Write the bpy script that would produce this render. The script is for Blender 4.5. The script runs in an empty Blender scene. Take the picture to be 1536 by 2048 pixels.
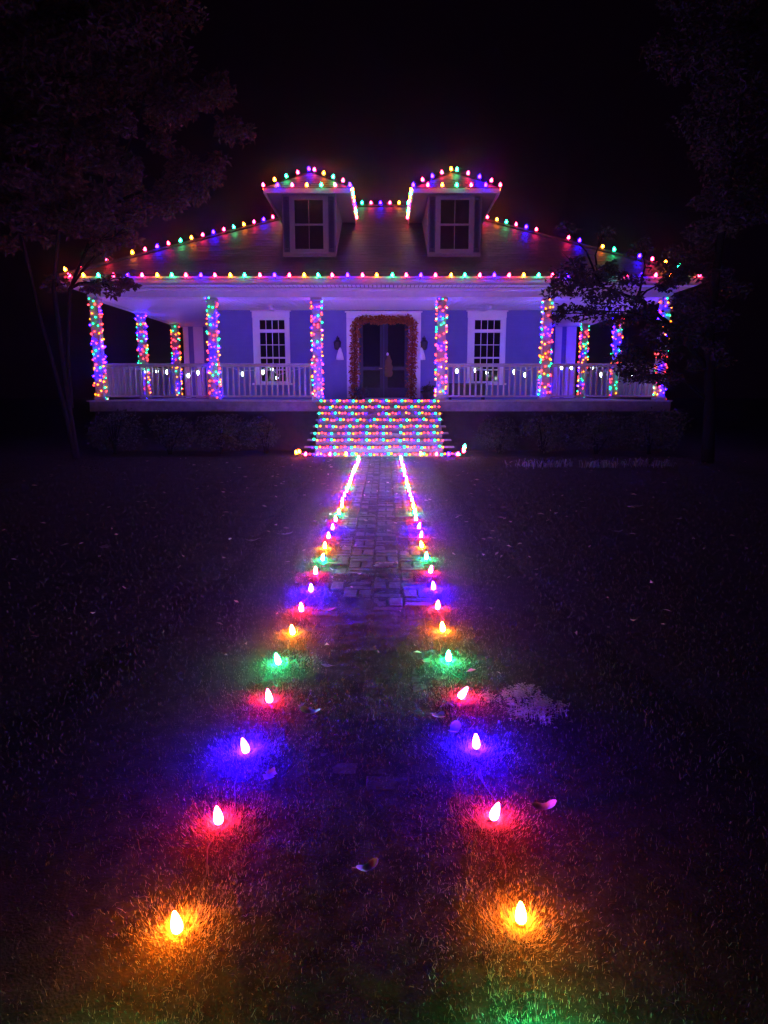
import bpy, math, random
from mathutils import Vector, Matrix, Quaternion

# ------------------------------------------------------------------ camera, world, exposure
sc = bpy.context.scene
col = sc.collection
R = math.radians
rnd = random.Random(7)

EYE = 1.43
cd = bpy.data.cameras.new('camera')
cam = bpy.data.objects.new('camera', cd)
col.objects.link(cam)
cam.location = (0, 0, EYE)
cam.rotation_euler = (R(90 - 9.93), 0, 0)
cd.sensor_fit = 'VERTICAL'
cd.sensor_height = 36
cd.lens = 23.99
cd.clip_start = 0.05
cd.clip_end = 1000
sc.camera = cam

w = bpy.data.worlds.new('World')
sc.world = w
w.use_nodes = True
bg = w.node_tree.nodes['Background']
bg.inputs[0].default_value = (0.75, 0.14, 0.95, 1)      # night sky, faint violet town glow
bg.inputs[1].default_value = 0.001

sc.view_settings.view_transform = 'Standard'
sc.view_settings.look = 'None'
sc.view_settings.gamma = 1
sc.view_settings.exposure = 0
sc.render.engine = 'CYCLES'
sc.cycles.use_denoising = True
sc.cycles.max_bounces = 6
sc.cycles.diffuse_bounces = 3
sc.cycles.glossy_bounces = 2
sc.cycles.sample_clamp_indirect = 4
sc.cycles.caustics_reflective = False
sc.cycles.caustics_refractive = False
sc.cycles.use_light_tree = True

BLOOM_HAZE = .0015  # density of the volume added for bulb bloom
sc.cycles.volume_bounces = 0
# ------------------------------------------------------------------ light strengths per colour
PATH_L = {'red': 2000, 'orange': 3000, 'green': 2300, 'blue': 18000}
EAVE_L = {'red': 210, 'orange': 200, 'green': 160, 'blue': 520}
MINI_L = {'red': 19, 'orange': 20, 'green': 16, 'blue': 330}
STEP_L = {'red': 13, 'orange': 15, 'green': 14, 'blue': 105}
RGB = {'red': (1, .014, .06), 'orange': (1, .17, .006), 'green': (.008, 1, .27), 'blue': (.009, .001, 1), 'white': (.8, 1, .95)}

# ------------------------------------------------------------------ materials
MATS = {}
def mat(name, rgb, rough=.8, noise=None, scale=8, spec=.3, bump=0, bscale=40, metal=0, coord='Object'):
    """principled material; NOISE = second colour mixed in by a noise texture"""
    m = bpy.data.materials.new(name)
    m.use_nodes = True
    nt = m.node_tree
    b = nt.nodes['Principled BSDF']
    b.inputs['Roughness'].default_value = rough
    b.inputs['Specular IOR Level'].default_value = spec
    b.inputs['Metallic'].default_value = metal
    b.inputs['Base Color'].default_value = (*rgb, 1)
    tc = nt.nodes.new('ShaderNodeTexCoord')
    if noise:
        n = nt.nodes.new('ShaderNodeTexNoise')
        n.inputs['Scale'].default_value = scale
        n.inputs['Detail'].default_value = 6
        n.inputs['Roughness'].default_value = .65
        r = nt.nodes.new('ShaderNodeValToRGB')
        r.color_ramp.elements[0].position = .35
        r.color_ramp.elements[1].position = .65
        r.color_ramp.elements[0].color = (*rgb, 1)
        r.color_ramp.elements[1].color = (*noise, 1)
        nt.links.new(tc.outputs[coord], n.inputs['Vector'])
        nt.links.new(n.outputs['Fac'], r.inputs[0])
        nt.links.new(r.outputs[0], b.inputs['Base Color'])
    if bump:
        n2 = nt.nodes.new('ShaderNodeTexNoise')
        n2.inputs['Scale'].default_value = bscale
        n2.inputs['Detail'].default_value = 5
        bp = nt.nodes.new('ShaderNodeBump')
        bp.inputs['Strength'].default_value = bump
        bp.inputs['Distance'].default_value = .02
        nt.links.new(tc.outputs[coord], n2.inputs['Vector'])
        nt.links.new(n2.outputs['Fac'], bp.inputs['Height'])
        nt.links.new(bp.outputs[0], b.inputs['Normal'])
    MATS[name] = m
    return m

def rand_mat(name, c1, c2, rough=.85, spec=.2, bump=0, bscale=30):
    """colour varies per object (bricks, leaves)"""
    m = mat(name, c1, rough, spec=spec, bump=bump, bscale=bscale)
    nt = m.node_tree
    oi = nt.nodes.new('ShaderNodeObjectInfo')
    r = nt.nodes.new('ShaderNodeValToRGB')
    r.color_ramp.elements[0].color = (*c1, 1)
    r.color_ramp.elements[1].color = (*c2, 1)
    tc = nt.nodes.new('ShaderNodeTexCoord')
    n = nt.nodes.new('ShaderNodeTexNoise')
    n.inputs['Scale'].default_value = 14
    n.inputs['Detail'].default_value = 6
    ad = nt.nodes.new('ShaderNodeMath'); ad.operation = 'MULTIPLY_ADD'
    ad.inputs[1].default_value = .55
    nt.links.new(tc.outputs['Object'], n.inputs['Vector'])
    nt.links.new(oi.outputs['Random'], ad.inputs[0])
    sb = nt.nodes.new('ShaderNodeMath'); sb.operation = 'MULTIPLY'; sb.inputs[1].default_value = .6
    nt.links.new(n.outputs['Fac'], sb.inputs[0])
    nt.links.new(sb.outputs[0], ad.inputs[2])
    nt.links.new(ad.outputs[0], r.inputs[0])
    nt.links.new(r.outputs[0], nt.nodes['Principled BSDF'].inputs['Base Color'])
    return m

def island_mat(name, c1, c2, rough=.8, spec=.2, trans=0):
    """colour varies per loose piece of one mesh (leaves, blades, shingles)"""
    m = mat(name, c1, rough, spec=spec)
    nt = m.node_tree
    g = nt.nodes.new('ShaderNodeNewGeometry')
    r = nt.nodes.new('ShaderNodeValToRGB')
    r.color_ramp.elements[0].color = (*c1, 1)
    r.color_ramp.elements[1].color = (*c2, 1)
    nt.links.new(g.outputs['Random Per Island'], r.inputs[0])
    b = nt.nodes['Principled BSDF']
    nt.links.new(r.outputs[0], b.inputs['Base Color'])
    if trans:
        t = nt.nodes.new('ShaderNodeBsdfTranslucent')
        mx = nt.nodes.new('ShaderNodeMixShader')
        mx.inputs[0].default_value = trans
        nt.links.new(r.outputs[0], t.inputs[0])
        nt.links.new(b.outputs[0], mx.inputs[1])
        nt.links.new(t.outputs[0], mx.inputs[2])
        nt.links.new(mx.outputs[0], nt.nodes['Material Output'].inputs[0])
    return m

def bulb_mat(name, rgb, L, edge=.05, power=1.6):
    """a lit coloured lens: bright filament seen through the middle, deep colour at the rim"""
    m = bpy.data.materials.new(name)
    m.use_nodes = True
    nt = m.node_tree
    nt.nodes.remove(nt.nodes['Principled BSDF'])
    e = nt.nodes.new('ShaderNodeEmission')
    e.inputs[0].default_value = (*rgb, 1)
    lw = nt.nodes.new('ShaderNodeLayerWeight')
    lw.inputs[0].default_value = .5
    a = nt.nodes.new('ShaderNodeMath'); a.operation = 'SUBTRACT'; a.inputs[0].default_value = 1
    p = nt.nodes.new('ShaderNodeMath'); p.operation = 'POWER'; p.inputs[1].default_value = power
    q = nt.nodes.new('ShaderNodeMath'); q.operation = 'MULTIPLY_ADD'
    q.inputs[1].default_value = L * (1 - edge); q.inputs[2].default_value = L * edge
    nt.links.new(lw.outputs['Facing'], a.inputs[1])
    nt.links.new(a.outputs[0], p.inputs[0])
    nt.links.new(p.outputs[0], q.inputs[0])
    nt.links.new(q.outputs[0], e.inputs[1])
    nt.links.new(e.outputs[0], nt.nodes['Material Output'].inputs[0])
    MATS[name] = m
    return m

for c in ('red', 'orange', 'green', 'blue'):
    bulb_mat('path_' + c, RGB[c], PATH_L[c])
    bulb_mat('eave_' + c, RGB[c], EAVE_L[c])
    small = {'red': (1, .03, .035)}.get(c, RGB[c])
    bulb_mat('mini_' + c, small, MINI_L[c])
    bulb_mat('step_' + c, small, STEP_L[c], .1)
bulb_mat('globe_white', RGB['white'], 40)

mat('soil', (.015, .011, .0075), .95, spec=.1, noise=(.03, .022, .014), scale=3, bump=.6, bscale=25)
island_mat('grass_blade', (.035, .03, .016), (.085, .062, .034), .7, .25, trans=.25)
island_mat('lawn_blade', (.018, .015, .009), (.05, .037, .022), .7, .15, trans=.2)
island_mat('clover', (.1, .11, .05), (.2, .16, .09), .7, .25, trans=.2)
mat('moss', (.0095, .007, .005), .95, spec=.05, noise=(.021, .015, .0105), scale=11, bump=.3, bscale=120)
mat('rail_paint', (.36, .34, .33), .6, noise=(.3, .285, .28), scale=5)
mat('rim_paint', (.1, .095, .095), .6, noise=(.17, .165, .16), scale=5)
mat('column_paint', (.36, .35, .34), .5, noise=(.3, .29, .28), scale=5)
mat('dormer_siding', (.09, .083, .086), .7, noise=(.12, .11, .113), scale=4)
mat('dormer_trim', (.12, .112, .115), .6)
tuft = island_mat('halo_blade', (.07, .055, .042), (.19, .15, .12), .7, .2, trans=.3)  # paler than the other grass: bulb glow put into the blade colour
rand_mat('brick', (.011, .0075, .0065), (.042, .028, .025), .85, .1, bump=.5, bscale=45)
mat('siding', (.13, .135, .33), .6, noise=(.15, .155, .36), scale=3)
mat('trim', (.74, .73, .71), .5, noise=(.69, .68, .66), scale=4)
mat('porch_paint', (.62, .62, .62), .55, noise=(.54, .54, .54), scale=5)
mat('floor_paint', (.22, .22, .23), .6, noise=(.28, .27, .27), scale=6)
mat('step_wood', (.11, .1, .095), .7, noise=(.17, .155, .145), scale=10, bump=.2)
island_mat('shingle', (.013, .0115, .013), (.031, .027, .03), .6, .3)
mat('roof_deck', (.06, .055, .05), .9)
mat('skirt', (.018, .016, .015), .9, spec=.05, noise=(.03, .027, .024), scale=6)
mat('glass_dark', (.006, .006, .008), .08, spec=.45)
mat('door_paint', (.006, .007, .018), .4, spec=.3)
mat('shutter_paint', (.02, .02, .045), .5)
mat('iron', (.015, .013, .013), .5, spec=.4)
mat('cord_green', (.004, .007, .005), .6)
mat('cord_white', (.6, .6, .58), .6)
mat('socket_green', (.012, .035, .018), .5)
mat('cloth_white', (.75, .75, .78), .9, bump=.3, bscale=12)
mat('cloth_yellow', (.12, .075, .02), .9, bump=.3, bscale=30)
mat('clay_dark', (.05, .035, .03), .8, noise=(.08, .05, .04), scale=20)
mat('bench_wood', (.03, .02, .018), .6)
mat('brass', (.4, .28, .1), .35, metal=1)
mat('bark', (.008, .006, .0055), .9, spec=.03, noise=(.017, .013, .012), scale=14, bump=.6, bscale=20)
mat('bark_dark', (.003, .0025, .0025), .95, spec=.01, noise=(.006, .005, .0045), scale=14, bump=.6, bscale=20)
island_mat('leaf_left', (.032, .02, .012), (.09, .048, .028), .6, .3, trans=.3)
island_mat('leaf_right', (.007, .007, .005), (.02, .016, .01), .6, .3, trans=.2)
island_mat('leaf_shrub', (.012, .018, .009), (.035, .04, .02), .6, .25, trans=.1)
island_mat('leaf_garland', (.24, .055, .012), (.42, .12, .025), .8, .2, trans=.2)
island_mat('leaf_pale', (.04, .045, .05), (.2, .2, .2), .6, .3, trans=.2)
rand_mat('leaf_fallen', (.035, .024, .02), (.11, .08, .068), .7, .3)
island_mat('leaf_litter', (.1, .06, .035), (.3, .2, .13), .8, .2)

# ------------------------------------------------------------------ mesh helpers
WL = {}          # world location of every object used as a parent
class MB:
    def __init__(s): s.v = []; s.f = []
    def quad(s, a, b, c, d):
        n = len(s.v); s.v += [tuple(a), tuple(b), tuple(c), tuple(d)]; s.f.append((n, n+1, n+2, n+3))
    def tri(s, a, b, c):
        n = len(s.v); s.v += [tuple(a), tuple(b), tuple(c)]; s.f.append((n, n+1, n+2))
    def box(s, x0, x1, y0, y1, z0, z1):
        n = len(s.v)
        s.v += [(x, y, z) for z in (z0, z1) for y in (y0, y1) for x in (x0, x1)]
        s.f += [tuple(n+i for i in q) for q in ((0, 2, 3, 1), (4, 5, 7, 6), (0, 1, 5, 4), (2, 6, 7, 3), (0, 4, 6, 2), (1, 3, 7, 5))]
    def bbox(s, x0, x1, y0, y1, z0, z1, b=.006):
        """box with chamfered vertical and front edges (a small chamfer catches the light)"""
        n = len(s.v)
        for z, k in ((z0, b), (z0+b, 0), (z1-b, 0), (z1, b)):
            X0, X1, Y0, Y1 = x0+k, x1-k, y0+k, y1-k
            s.v += [(X0+b, Y0, z), (X1-b, Y0, z), (X1, Y0+b, z), (X1, Y1-b, z), (X1-b, Y1, z), (X0+b, Y1, z), (X0, Y1-b, z), (X0, Y0+b, z)]
        for k in range(3):
            for i in range(8):
                j = (i+1) % 8
                s.f.append((n+8*k+i, n+8*k+j, n+8*k+8+j, n+8*k+8+i))
        s.f.append(tuple(n+i for i in range(7, -1, -1)))
        s.f.append(tuple(n+24+i for i in range(8)))
    def tube(s, pts, r, seg=6, cap=True):
        pts = [Vector(p) for p in pts]
        rs = r if isinstance(r, (list, tuple)) else [r]*len(pts)
        rings = []
        t0 = (pts[1]-pts[0]).normalized()
        up = Vector((0, 0, 1)) if abs(t0.z) < .9 else Vector((1, 0, 0))
        u = t0.cross(up).normalized()
        for i, p in enumerate(pts):
            t = (pts[min(i+1, len(pts)-1)]-pts[max(i-1, 0)])
            if t.length < 1e-9: t = t0.copy()
            t.normalize()
            u = (u - t*u.dot(t))
            if u.length < 1e-6: u = t.orthogonal()
            u.normalize()
            v = t.cross(u)
            n = len(s.v)
            for k in range(seg):
                a = 2*math.pi*k/seg
                s.v.append(tuple(p + (u*math.cos(a) + v*math.sin(a))*rs[i]))
            rings.append(n)
        for a, b in zip(rings, rings[1:]):
            for k in range(seg):
                j = (k+1) % seg
                s.f.append((a+k, a+j, b+j, b+k))
        if cap:
            s.f.append(tuple(rings[0]+k for k in range(seg-1, -1, -1)))
            s.f.append(tuple(rings[-1]+k for k in range(seg)))
    def lathe(s, prof, seg=10, o=(0, 0, 0), sy=1):
        """profile of (radius, z); radius 0 makes a tip"""
        rings = []
        for r, z in prof:
            n = len(s.v)
            if r == 0:
                s.v.append((o[0], o[1], o[2]+z)); rings.append((n, 1))
            else:
                s.v += [(o[0]+r*math.cos(2*math.pi*k/seg), o[1]+sy*r*math.sin(2*math.pi*k/seg), o[2]+z) for k in range(seg)]
                rings.append((n, seg))
        for (a, na), (b, nb) in zip(rings, rings[1:]):
            for k in range(seg):
                j = (k+1) % seg
                if na == 1: s.f.append((a, b+j, b+k))
                elif nb == 1: s.f.append((a+k, a+j, b))
                else: s.f.append((a+k, a+j, b+j, b+k))
        if rings[0][1] > 1: s.f.append(tuple(rings[0][0]+k for k in range(seg-1, -1, -1)))
        if rings[-1][1] > 1: s.f.append(tuple(rings[-1][0]+k for k in range(seg)))
    def mesh(s, name, m, smooth=False, off=(0, 0, 0)):
        me = bpy.data.meshes.new(name)
        ox, oy, oz = off
        me.from_pydata([(x-ox, y-oy, z-oz) for x, y, z in s.v], [], s.f)
        if m: me.materials.append(MATS[m])
        if smooth: me.polygons.foreach_set('use_smooth', [True]*len(me.polygons))
        me.update()
        return me
    def build(s, name, m, parent=None, smooth=False, loc=None):
        """one mesh object; vertices were given in world space"""
        base = Vector(loc) if loc is not None else (WL[parent.name] if parent else Vector((0, 0, 0)))
        o = bpy.data.objects.new(name, s.mesh(name, m, smooth, base))
        link(o, parent, base)
        return o

def link(o, parent=None, world=(0, 0, 0)):
    col.objects.link(o)
    wv = Vector(world)
    WL[o.name] = wv
    if parent is not None:
        o.parent = parent
        o.location = wv - WL[parent.name]
    else:
        o.location = wv
    return o

def inst(name, me, parent, world, quat=None, scale=None):
    o = bpy.data.objects.new(name, me)
    link(o, parent, world)
    if quat is not None:
        o.rotation_mode = 'QUATERNION'; o.rotation_quaternion = quat
    if scale is not None: o.scale = (scale,)*3 if not isinstance(scale, tuple) else scale
    return o

def tag(o, label=None, cat=None, group=None, kind=None):
    if label: o['label'] = label
    if cat: o['category'] = cat
    if group: o['group'] = group
    if kind: o['kind'] = kind
    return o

def thing(name, loc, label, cat, group=None):
    o = bpy.data.objects.new(name, None)
    o.empty_display_size = .1
    link(o, None, loc)
    return tag(o, label, cat, group)

def up_to(d):
    return Vector(d).to_track_quat('Z', 'Y')

# ------------------------------------------------------------------ the ground
g = MB()
NX, NY = 44, 44
def gcoord(i, n, lo, hi):
    t = i/n*2-1
    return (lo+hi)/2 + (hi-lo)/2*(math.copysign(abs(t)**3.2, t))
xs = [gcoord(i, NX, -160, 160) for i in range(NX+1)]
ys = [gcoord(i, NY, -140, 180) for i in range(NY+1)]
for y in ys:
    for x in xs:
        z = 0.0
        g.v.append((x, y, z-.012))
for j in range(NY):
    for i in range(NX):
        a = j*(NX+1)+i
        g.f.append((a, a+1, a+NX+2, a+NX+1))
ground = tag(g.build('ground', 'soil'), kind='structure')

# ------------------------------------------------------------------ brick path (basket weave, worn and mossy)
PX = -.085                      # centre line of the path
PATH_END = 15.42
from mathutils import noise as mn
def moss_z(x, y):
    """height of the soil and moss: buries the near end of the path, thins out farther on"""
    n = mn.noise(Vector((x*2.6, y*1.9, .3)))*.013 + mn.noise(Vector((x*11, y*9, 2.1)))*.006
    bury = .012*max(0, min(1, (5.4-y)/2.7))+.0005
    d = max(0, min(1, (abs(x-PX)-.3)/.1))
    out = max(0, min(1, (abs(x-PX)-.55)/1.0))
    return max(-.007, -.003 + n + bury)*(1-d) + d*(-.002+n*.15+bury*.55) - out*.016
p = MB()
nx, ny = 120, 520
for j in range(ny+1):
    y = .2+(PATH_END-.2)*(j/ny)**1.35
    for i in range(nx+1):
        x = PX-1.6+3.2*i/nx
        p.v.append((x, y, moss_z(x, y)))
for j in range(ny):
    for i in range(nx):
        k = j*(nx+1)+i
        p.f.append((k, k+1, k+nx+2, k+nx+1))
path = tag(p.build('path', 'moss', smooth=True), kind='structure')
MOD = .208
bricks_near, bricks_far = [], []
brick_meshes = []
for k in range(6):
    b = MB()
    L, W, H = .198, .094, .06
    jt = [rnd.uniform(-.004, .004) for _ in range(8)]
    n = 0
    b.bbox(-L/2+jt[0], L/2+jt[1], -W/2+jt[2], W/2+jt[3], 0, H, .007)
    b.v = [(x+rnd.uniform(-.0025, .0025), y+rnd.uniform(-.0025, .0025), z+rnd.uniform(-.002, .002)) for x, y, z in b.v]
    brick_meshes.append(b.mesh('brick', 'brick'))
BY0 = .5
rows = int((PATH_END-BY0)/MOD)
for j in range(rows):
    y0 = BY0 + (j+.5)*MOD
    for i in range(4):
        x0 = PX + (i-1.5)*MOD*1.03
        for s in (-.25, .25):
            along = (i+j) % 2
            dx, dy = (s*MOD, 0) if along else (0, s*MOD)
            rec = (x0+dx+rnd.uniform(-.004, .004), y0+dy+rnd.uniform(-.004, .004), rnd.gauss(0, .0018), along)
            if rnd.random() < .08: continue
            (bricks_near if len(bricks_near) < 300 and y0 > 1.1 else bricks_far).append(rec)
for x, y, dz, al in bricks_near:
    q = Quaternion((0, 0, 1), (math.pi/2 if al else 0)+rnd.uniform(-.04, .04)) @ Quaternion((1, 0, 0), rnd.uniform(-.01, .01)) @ Quaternion((0, 1, 0), rnd.uniform(-.012, .012))
    inst('brick', rnd.choice(brick_meshes), path, (x, y, -.060+dz), q)
far = MB()
for x, y, dz, al in bricks_far:
    L, W = (.094, .198) if al else (.198, .094)
    a = rnd.uniform(-.003, .003)
    far.bbox(x-L/2, x+L/2, y-W/2, y+W/2, -.058, .002+dz+a, .007)
tag(far.build('far_bricks', 'brick', path), kind='stuff')

# ------------------------------------------------------------------ grass (uncountable)
def grass(name, spots, material, hmin, hmax, wid, lean=.6):
    v, f = [], []
    for x, y in spots:
        h = rnd.uniform(hmin, hmax)
        a = rnd.uniform(0, 2*math.pi)
        ca, sa = math.cos(a), math.sin(a)
        l = h*abs(rnd.gauss(0, lean))
        wd = wid*rnd.uniform(.6, 1.3)*min(1, .35+y/13)
        n = len(v)
        b = rnd.uniform(0, 2*math.pi)
        cb, sb = math.cos(b), math.sin(b)
        zg = moss_z(x, y)+.009 if abs(x-PX) < 1.6 else -.002
        v += [(x-wd*cb, y-wd*sb, zg-.012), (x+wd*cb, y+wd*sb, zg-.012),
              (x+ca*l*.35+wd*.7*cb, y+sa*l*.35+wd*.7*sb, zg+h*.6-.01), (x+ca*l*.35-wd*.7*cb, y+sa*l*.35-wd*.7*sb, zg+h*.6-.01),
              (x+ca*l, y+sa*l, zg+h*(1-.2*lean)-.012)]
        f += [(n, n+1, n+2, n+3), (n+3, n+2, n+4)]
    m = MB(); m.v = v; m.f = f
    return tag(m.build(name, material), kind='stuff')

spots = []
while len(spots) < 90000:                      # the strips either side of the path
    y = .5 + 15*rnd.random()**1.5
    s = rnd.choice((-1, 1))
    d = .34 + 2.0*rnd.random()**1.6
    x = PX + s*d
    spots.append((x, y))
for _ in range(14000):                          # weeds and moss standing in the path's joints
    j = rnd.randrange(rows); y = BY0+j*MOD+rnd.uniform(-.012, .012); x = PX+rnd.uniform(-.45, .45)
    if rnd.random() < .5: x = PX+(rnd.randrange(5)-2)*MOD*1.03+rnd.uniform(-.012, .012); y = rnd.uniform(.6, 15)
    if rnd.random() < .35: y = rnd.uniform(.6, 3.2); x = PX+rnd.uniform(-.45, .45)
    if abs(x-PX) < .46: spots.append((x, y))
tm = MB()  # blades added round each bulb to build its glow halo
for side_x in (-.542, .364):
    for i in range(-1, 31):
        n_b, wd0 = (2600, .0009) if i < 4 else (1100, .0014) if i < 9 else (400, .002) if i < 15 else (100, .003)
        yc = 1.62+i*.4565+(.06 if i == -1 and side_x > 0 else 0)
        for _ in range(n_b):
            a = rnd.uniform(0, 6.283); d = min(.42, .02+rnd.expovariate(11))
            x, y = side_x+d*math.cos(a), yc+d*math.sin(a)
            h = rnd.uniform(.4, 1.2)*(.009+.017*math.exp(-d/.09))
            o = a+rnd.gauss(0, .5); l = h*abs(rnd.gauss(.5, .5))     # blades lean outwards to shape the radial streaks of the halo
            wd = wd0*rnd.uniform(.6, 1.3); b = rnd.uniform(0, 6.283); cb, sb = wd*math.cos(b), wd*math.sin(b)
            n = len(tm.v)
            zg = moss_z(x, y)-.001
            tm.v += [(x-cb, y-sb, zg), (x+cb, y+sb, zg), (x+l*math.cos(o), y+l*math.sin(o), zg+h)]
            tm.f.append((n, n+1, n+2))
tag(tm.build('halo_tufts', 'halo_blade'), 'fine pale grass added as a glow halo round the path lights', kind='stuff')
tag(grass('grass', spots, 'grass_blade', .006, .024, .0016, .9), 'short winter grass along the path')
tag(grass('path_moss', [(PX+rnd.uniform(-.5, .5), .7+4.6*rnd.random()**1.2) for _ in range(26000)], 'lawn_blade', .004, .011, .0013, .9), 'fine moss on the near end of the path')
spots = []
while len(spots) < 75000:
    y = .8 + 15.5*rnd.random()**.8
    x = PX + rnd.choice((-1, 1))*(1.2+9.5*rnd.random()**1.3)
    if y < 15.4: spots.append((x, y))
tag(grass('lawn_grass', spots, 'lawn_blade', .012, .038, .0035, .9), 'dark lawn in front of the house')

# clover patch to the right of the path
def clover(name, cx, cy, r, n, material, z=.05, size=.011, label=None):
    m = MB()
    for _ in range(n):
        a = rnd.uniform(0, 2*math.pi); d = r*math.sqrt(rnd.random())*rnd.uniform(.7, 1.25)
        x, y = cx+d*math.cos(a), cy+d*math.sin(a)*1.1
        h = z*rnd.uniform(.4, 1.1)*(1-.5*(d/r)**2)
        for k in range(3):
            b = rnd.uniform(0, 6.28) if k == 0 else b+2.09
            s = size*rnd.uniform(.7, 1.2)
            c, q = math.cos(b), math.sin(b)
            t = rnd.uniform(-.3, .3)*s
            m.quad((x, y, h), (x+s*(c-.5*q), y+s*(q+.5*c), h+t), (x+1.3*s*c, y+1.3*s*q, h+t*1.3+.002), (x+s*(c+.5*q), y+s*(q-.5*c), h+t))
    return tag(m.build(name, material), label, kind='stuff')
cq = MB()
for _ in range(15):
    ox, oy, rr = .66+rnd.gauss(0, .085), 2.98+rnd.gauss(0, .1), rnd.uniform(.025, .07)
    for k in range(int(22+4200*rr*rr)):
        a = rnd.uniform(0, 6.283); d = rr*abs(rnd.gauss(.55, .45)); x, y = ox+d*math.cos(a), oy+d*math.sin(a)
        h = rnd.uniform(.012, .055)*max(.4, 1-d/rr*.5); s0 = rnd.uniform(.006, .011); tw = rnd.uniform(0, 6.28)
        cq.tri((x-.0008, y, 0), (x+.0008, y, 0), (x, y, h))
        for j in range(3):
            b = tw+j*2.094; c_, q_ = math.cos(b), math.sin(b); t_ = rnd.uniform(-.5, .5)*s0
            cq.quad((x, y, h), (x+s0*(c_-.5*q_), y+s0*(q_+.5*c_), h+t_), (x+1.3*s0*c_, y+1.3*s0*q_, h+t_*1.2), (x+s0*(c_+.5*q_), y+s0*(q_-.5*c_), h+t_))
tag(cq.build('clover_patch', 'clover'), 'ragged clover patch beside the right row of lights', kind='stuff')

# ------------------------------------------------------------------ HOUSE
HX = -.1
FLOOR = 1.24
CEIL = 3.70
house = thing('house', (HX, 19.7, 0), 'single storey house with wraparound porch, two dormers and hipped roof', 'house')
YW = 19.7                                   # front wall
WX0, WX1 = -4.78, 4.58
YB = 28.1                                   # rear wall
def lap_wall(mb, x0, x1, y, z0, z1, step=.115):
    z = z0
    while z < z1-.001:
        t = min(z+step, z1)
        mb.quad((x0, y-.016, z), (x1, y-.016, z), (x1, y-.003, t), (x0, y-.003, t))
        mb.quad((x0, y, z), (x1, y, z), (x1, y-.016, z), (x0, y-.016, z))
        z = t
wl = MB(); lap_wall(wl, WX0, WX1, YW, FLOOR, CEIL)
wl.build('front_wall', 'siding', house)
for (xa, xb, nm) in ((-6.98, WX0, 'rear_wing_wall'), (WX1, 6.68, 'rear_wing_wall')):
    q = MB(); lap_wall(q, xa, xb, 24.5, FLOOR, CEIL)
    q.build(nm, 'siding', house)
q = MB()
q.box(WX0, WX0+.1, YW+.004, 24.49, FLOOR, CEIL); q.box(WX1-.1, WX1, YW+.004, 24.49, FLOOR, CEIL)
q.box(-6.98, -6.88, 24.51, YB, FLOOR, CEIL); q.box(6.58, 6.68, 24.51, YB, FLOOR, CEIL)
q.box(-6.98, 6.68, YB, YB+.1, FLOOR, CEIL)
q.build('side_wall', 'siding', house)
for x0, x1, y0 in ((WX0-.012, WX0+.11, YW-.03), (WX1-.11, WX1+.012, YW-.03), (-7.0, -6.82, 24.455), (6.36, 6.7, 24.455), (5.96, 6.2, 24.455), (-6.64, -6.3, 24.455)):
    q = MB(); q.bbox(x0, x1, y0, y0+.045, FLOOR+.005, CEIL-.016)
    q.build('corner_board', 'trim', house)

# porch deck, skirt and steps
FY = 17.08                                  # front edge of the porch floor
q = MB()
x = -7.35
while x < 7.12:                             # floor boards run front to back
    q.bbox(x, min(x+.138, 7.14), FY, 27.5, FLOOR-.03, FLOOR, .003)
    x += .142
q.build('porch_floor', 'floor_paint', house)
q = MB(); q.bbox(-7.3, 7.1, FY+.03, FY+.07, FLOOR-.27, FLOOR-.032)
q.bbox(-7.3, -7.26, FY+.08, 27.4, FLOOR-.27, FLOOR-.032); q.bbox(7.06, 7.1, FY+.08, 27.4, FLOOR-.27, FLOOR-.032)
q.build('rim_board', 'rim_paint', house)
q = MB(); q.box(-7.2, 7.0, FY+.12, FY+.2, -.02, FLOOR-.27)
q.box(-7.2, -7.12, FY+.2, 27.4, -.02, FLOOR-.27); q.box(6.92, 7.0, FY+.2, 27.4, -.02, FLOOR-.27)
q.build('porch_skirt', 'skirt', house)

N_ST = 8
RISE, RUN = (FLOOR-.06)/N_ST, .19
SX0, SX1 = -1.62, 1.40
stq = MB()
for k in range(1, N_ST+1):                  # risers and carcass
    zt = FLOOR-k*RISE
    y0 = FY-.02-k*RUN
    stq.box(SX0+.03, SX1-.03, y0+.03, y0+.05+RUN, max(zt-RISE, -.02)-.0, zt-.036)
stq.box(SX0+.03, SX1-.03, FY-.0, FY+.025, FLOOR-RISE, FLOOR-.035)
stairs = stq.build('stairs', 'step_wood', house)
def nose(k):                                # front edge of tread k (0 = porch floor)
    return (FY if k == 0 else FY-.02-k*RUN, FLOOR-k*RISE)
for k in range(1, N_ST+1):
    e = 0 if k < 4 else .05*(k-3)
    y0, zt = nose(k)
    t = MB(); t.bbox(SX0-.02-e, SX1+.02+e, y0, y0+RUN+.03, zt-.035, zt)
    t.build('tread', 'step_wood', stairs)

# porch ceiling, beams, eave
q = MB()
x = -7.15
while x < 6.95:                             # bead board strips front to back
    q.box(x+.004, x+.094, 17.41, 24.44, CEIL-.012, CEIL-.002); x += .1
q.box(-7.2, 7.0, 17.41, 24.6, CEIL-.002, CEIL+.03)
q.build('porch_ceiling', 'trim', house)
BM0, BM1 = 3.70, 3.925
q = MB()
q.bbox(-7.2, 7.02, 17.19, 17.4, BM0, BM1)
q.bbox(-7.2, -6.99, 17.41, 24.6, BM0-.02, BM1); q.bbox(6.8, 7.02, 17.41, 24.6, BM0-.02, BM1)
q.build('porch_beam', 'porch_paint', house)
q = MB(); q.bbox(-7.24, 7.06, 17.14, 17.185, 3.845, 3.925, .012)
q.build('crown_moulding', 'porch_paint', house)
EX0, EX1, EY0, EZ = -7.66, 7.44, 16.8, 4.12          # eave rectangle
SL = .512
HW = (EX1-EX0)/2
RY = EY0+5.95; RZ = EZ+5.95*SL
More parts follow.
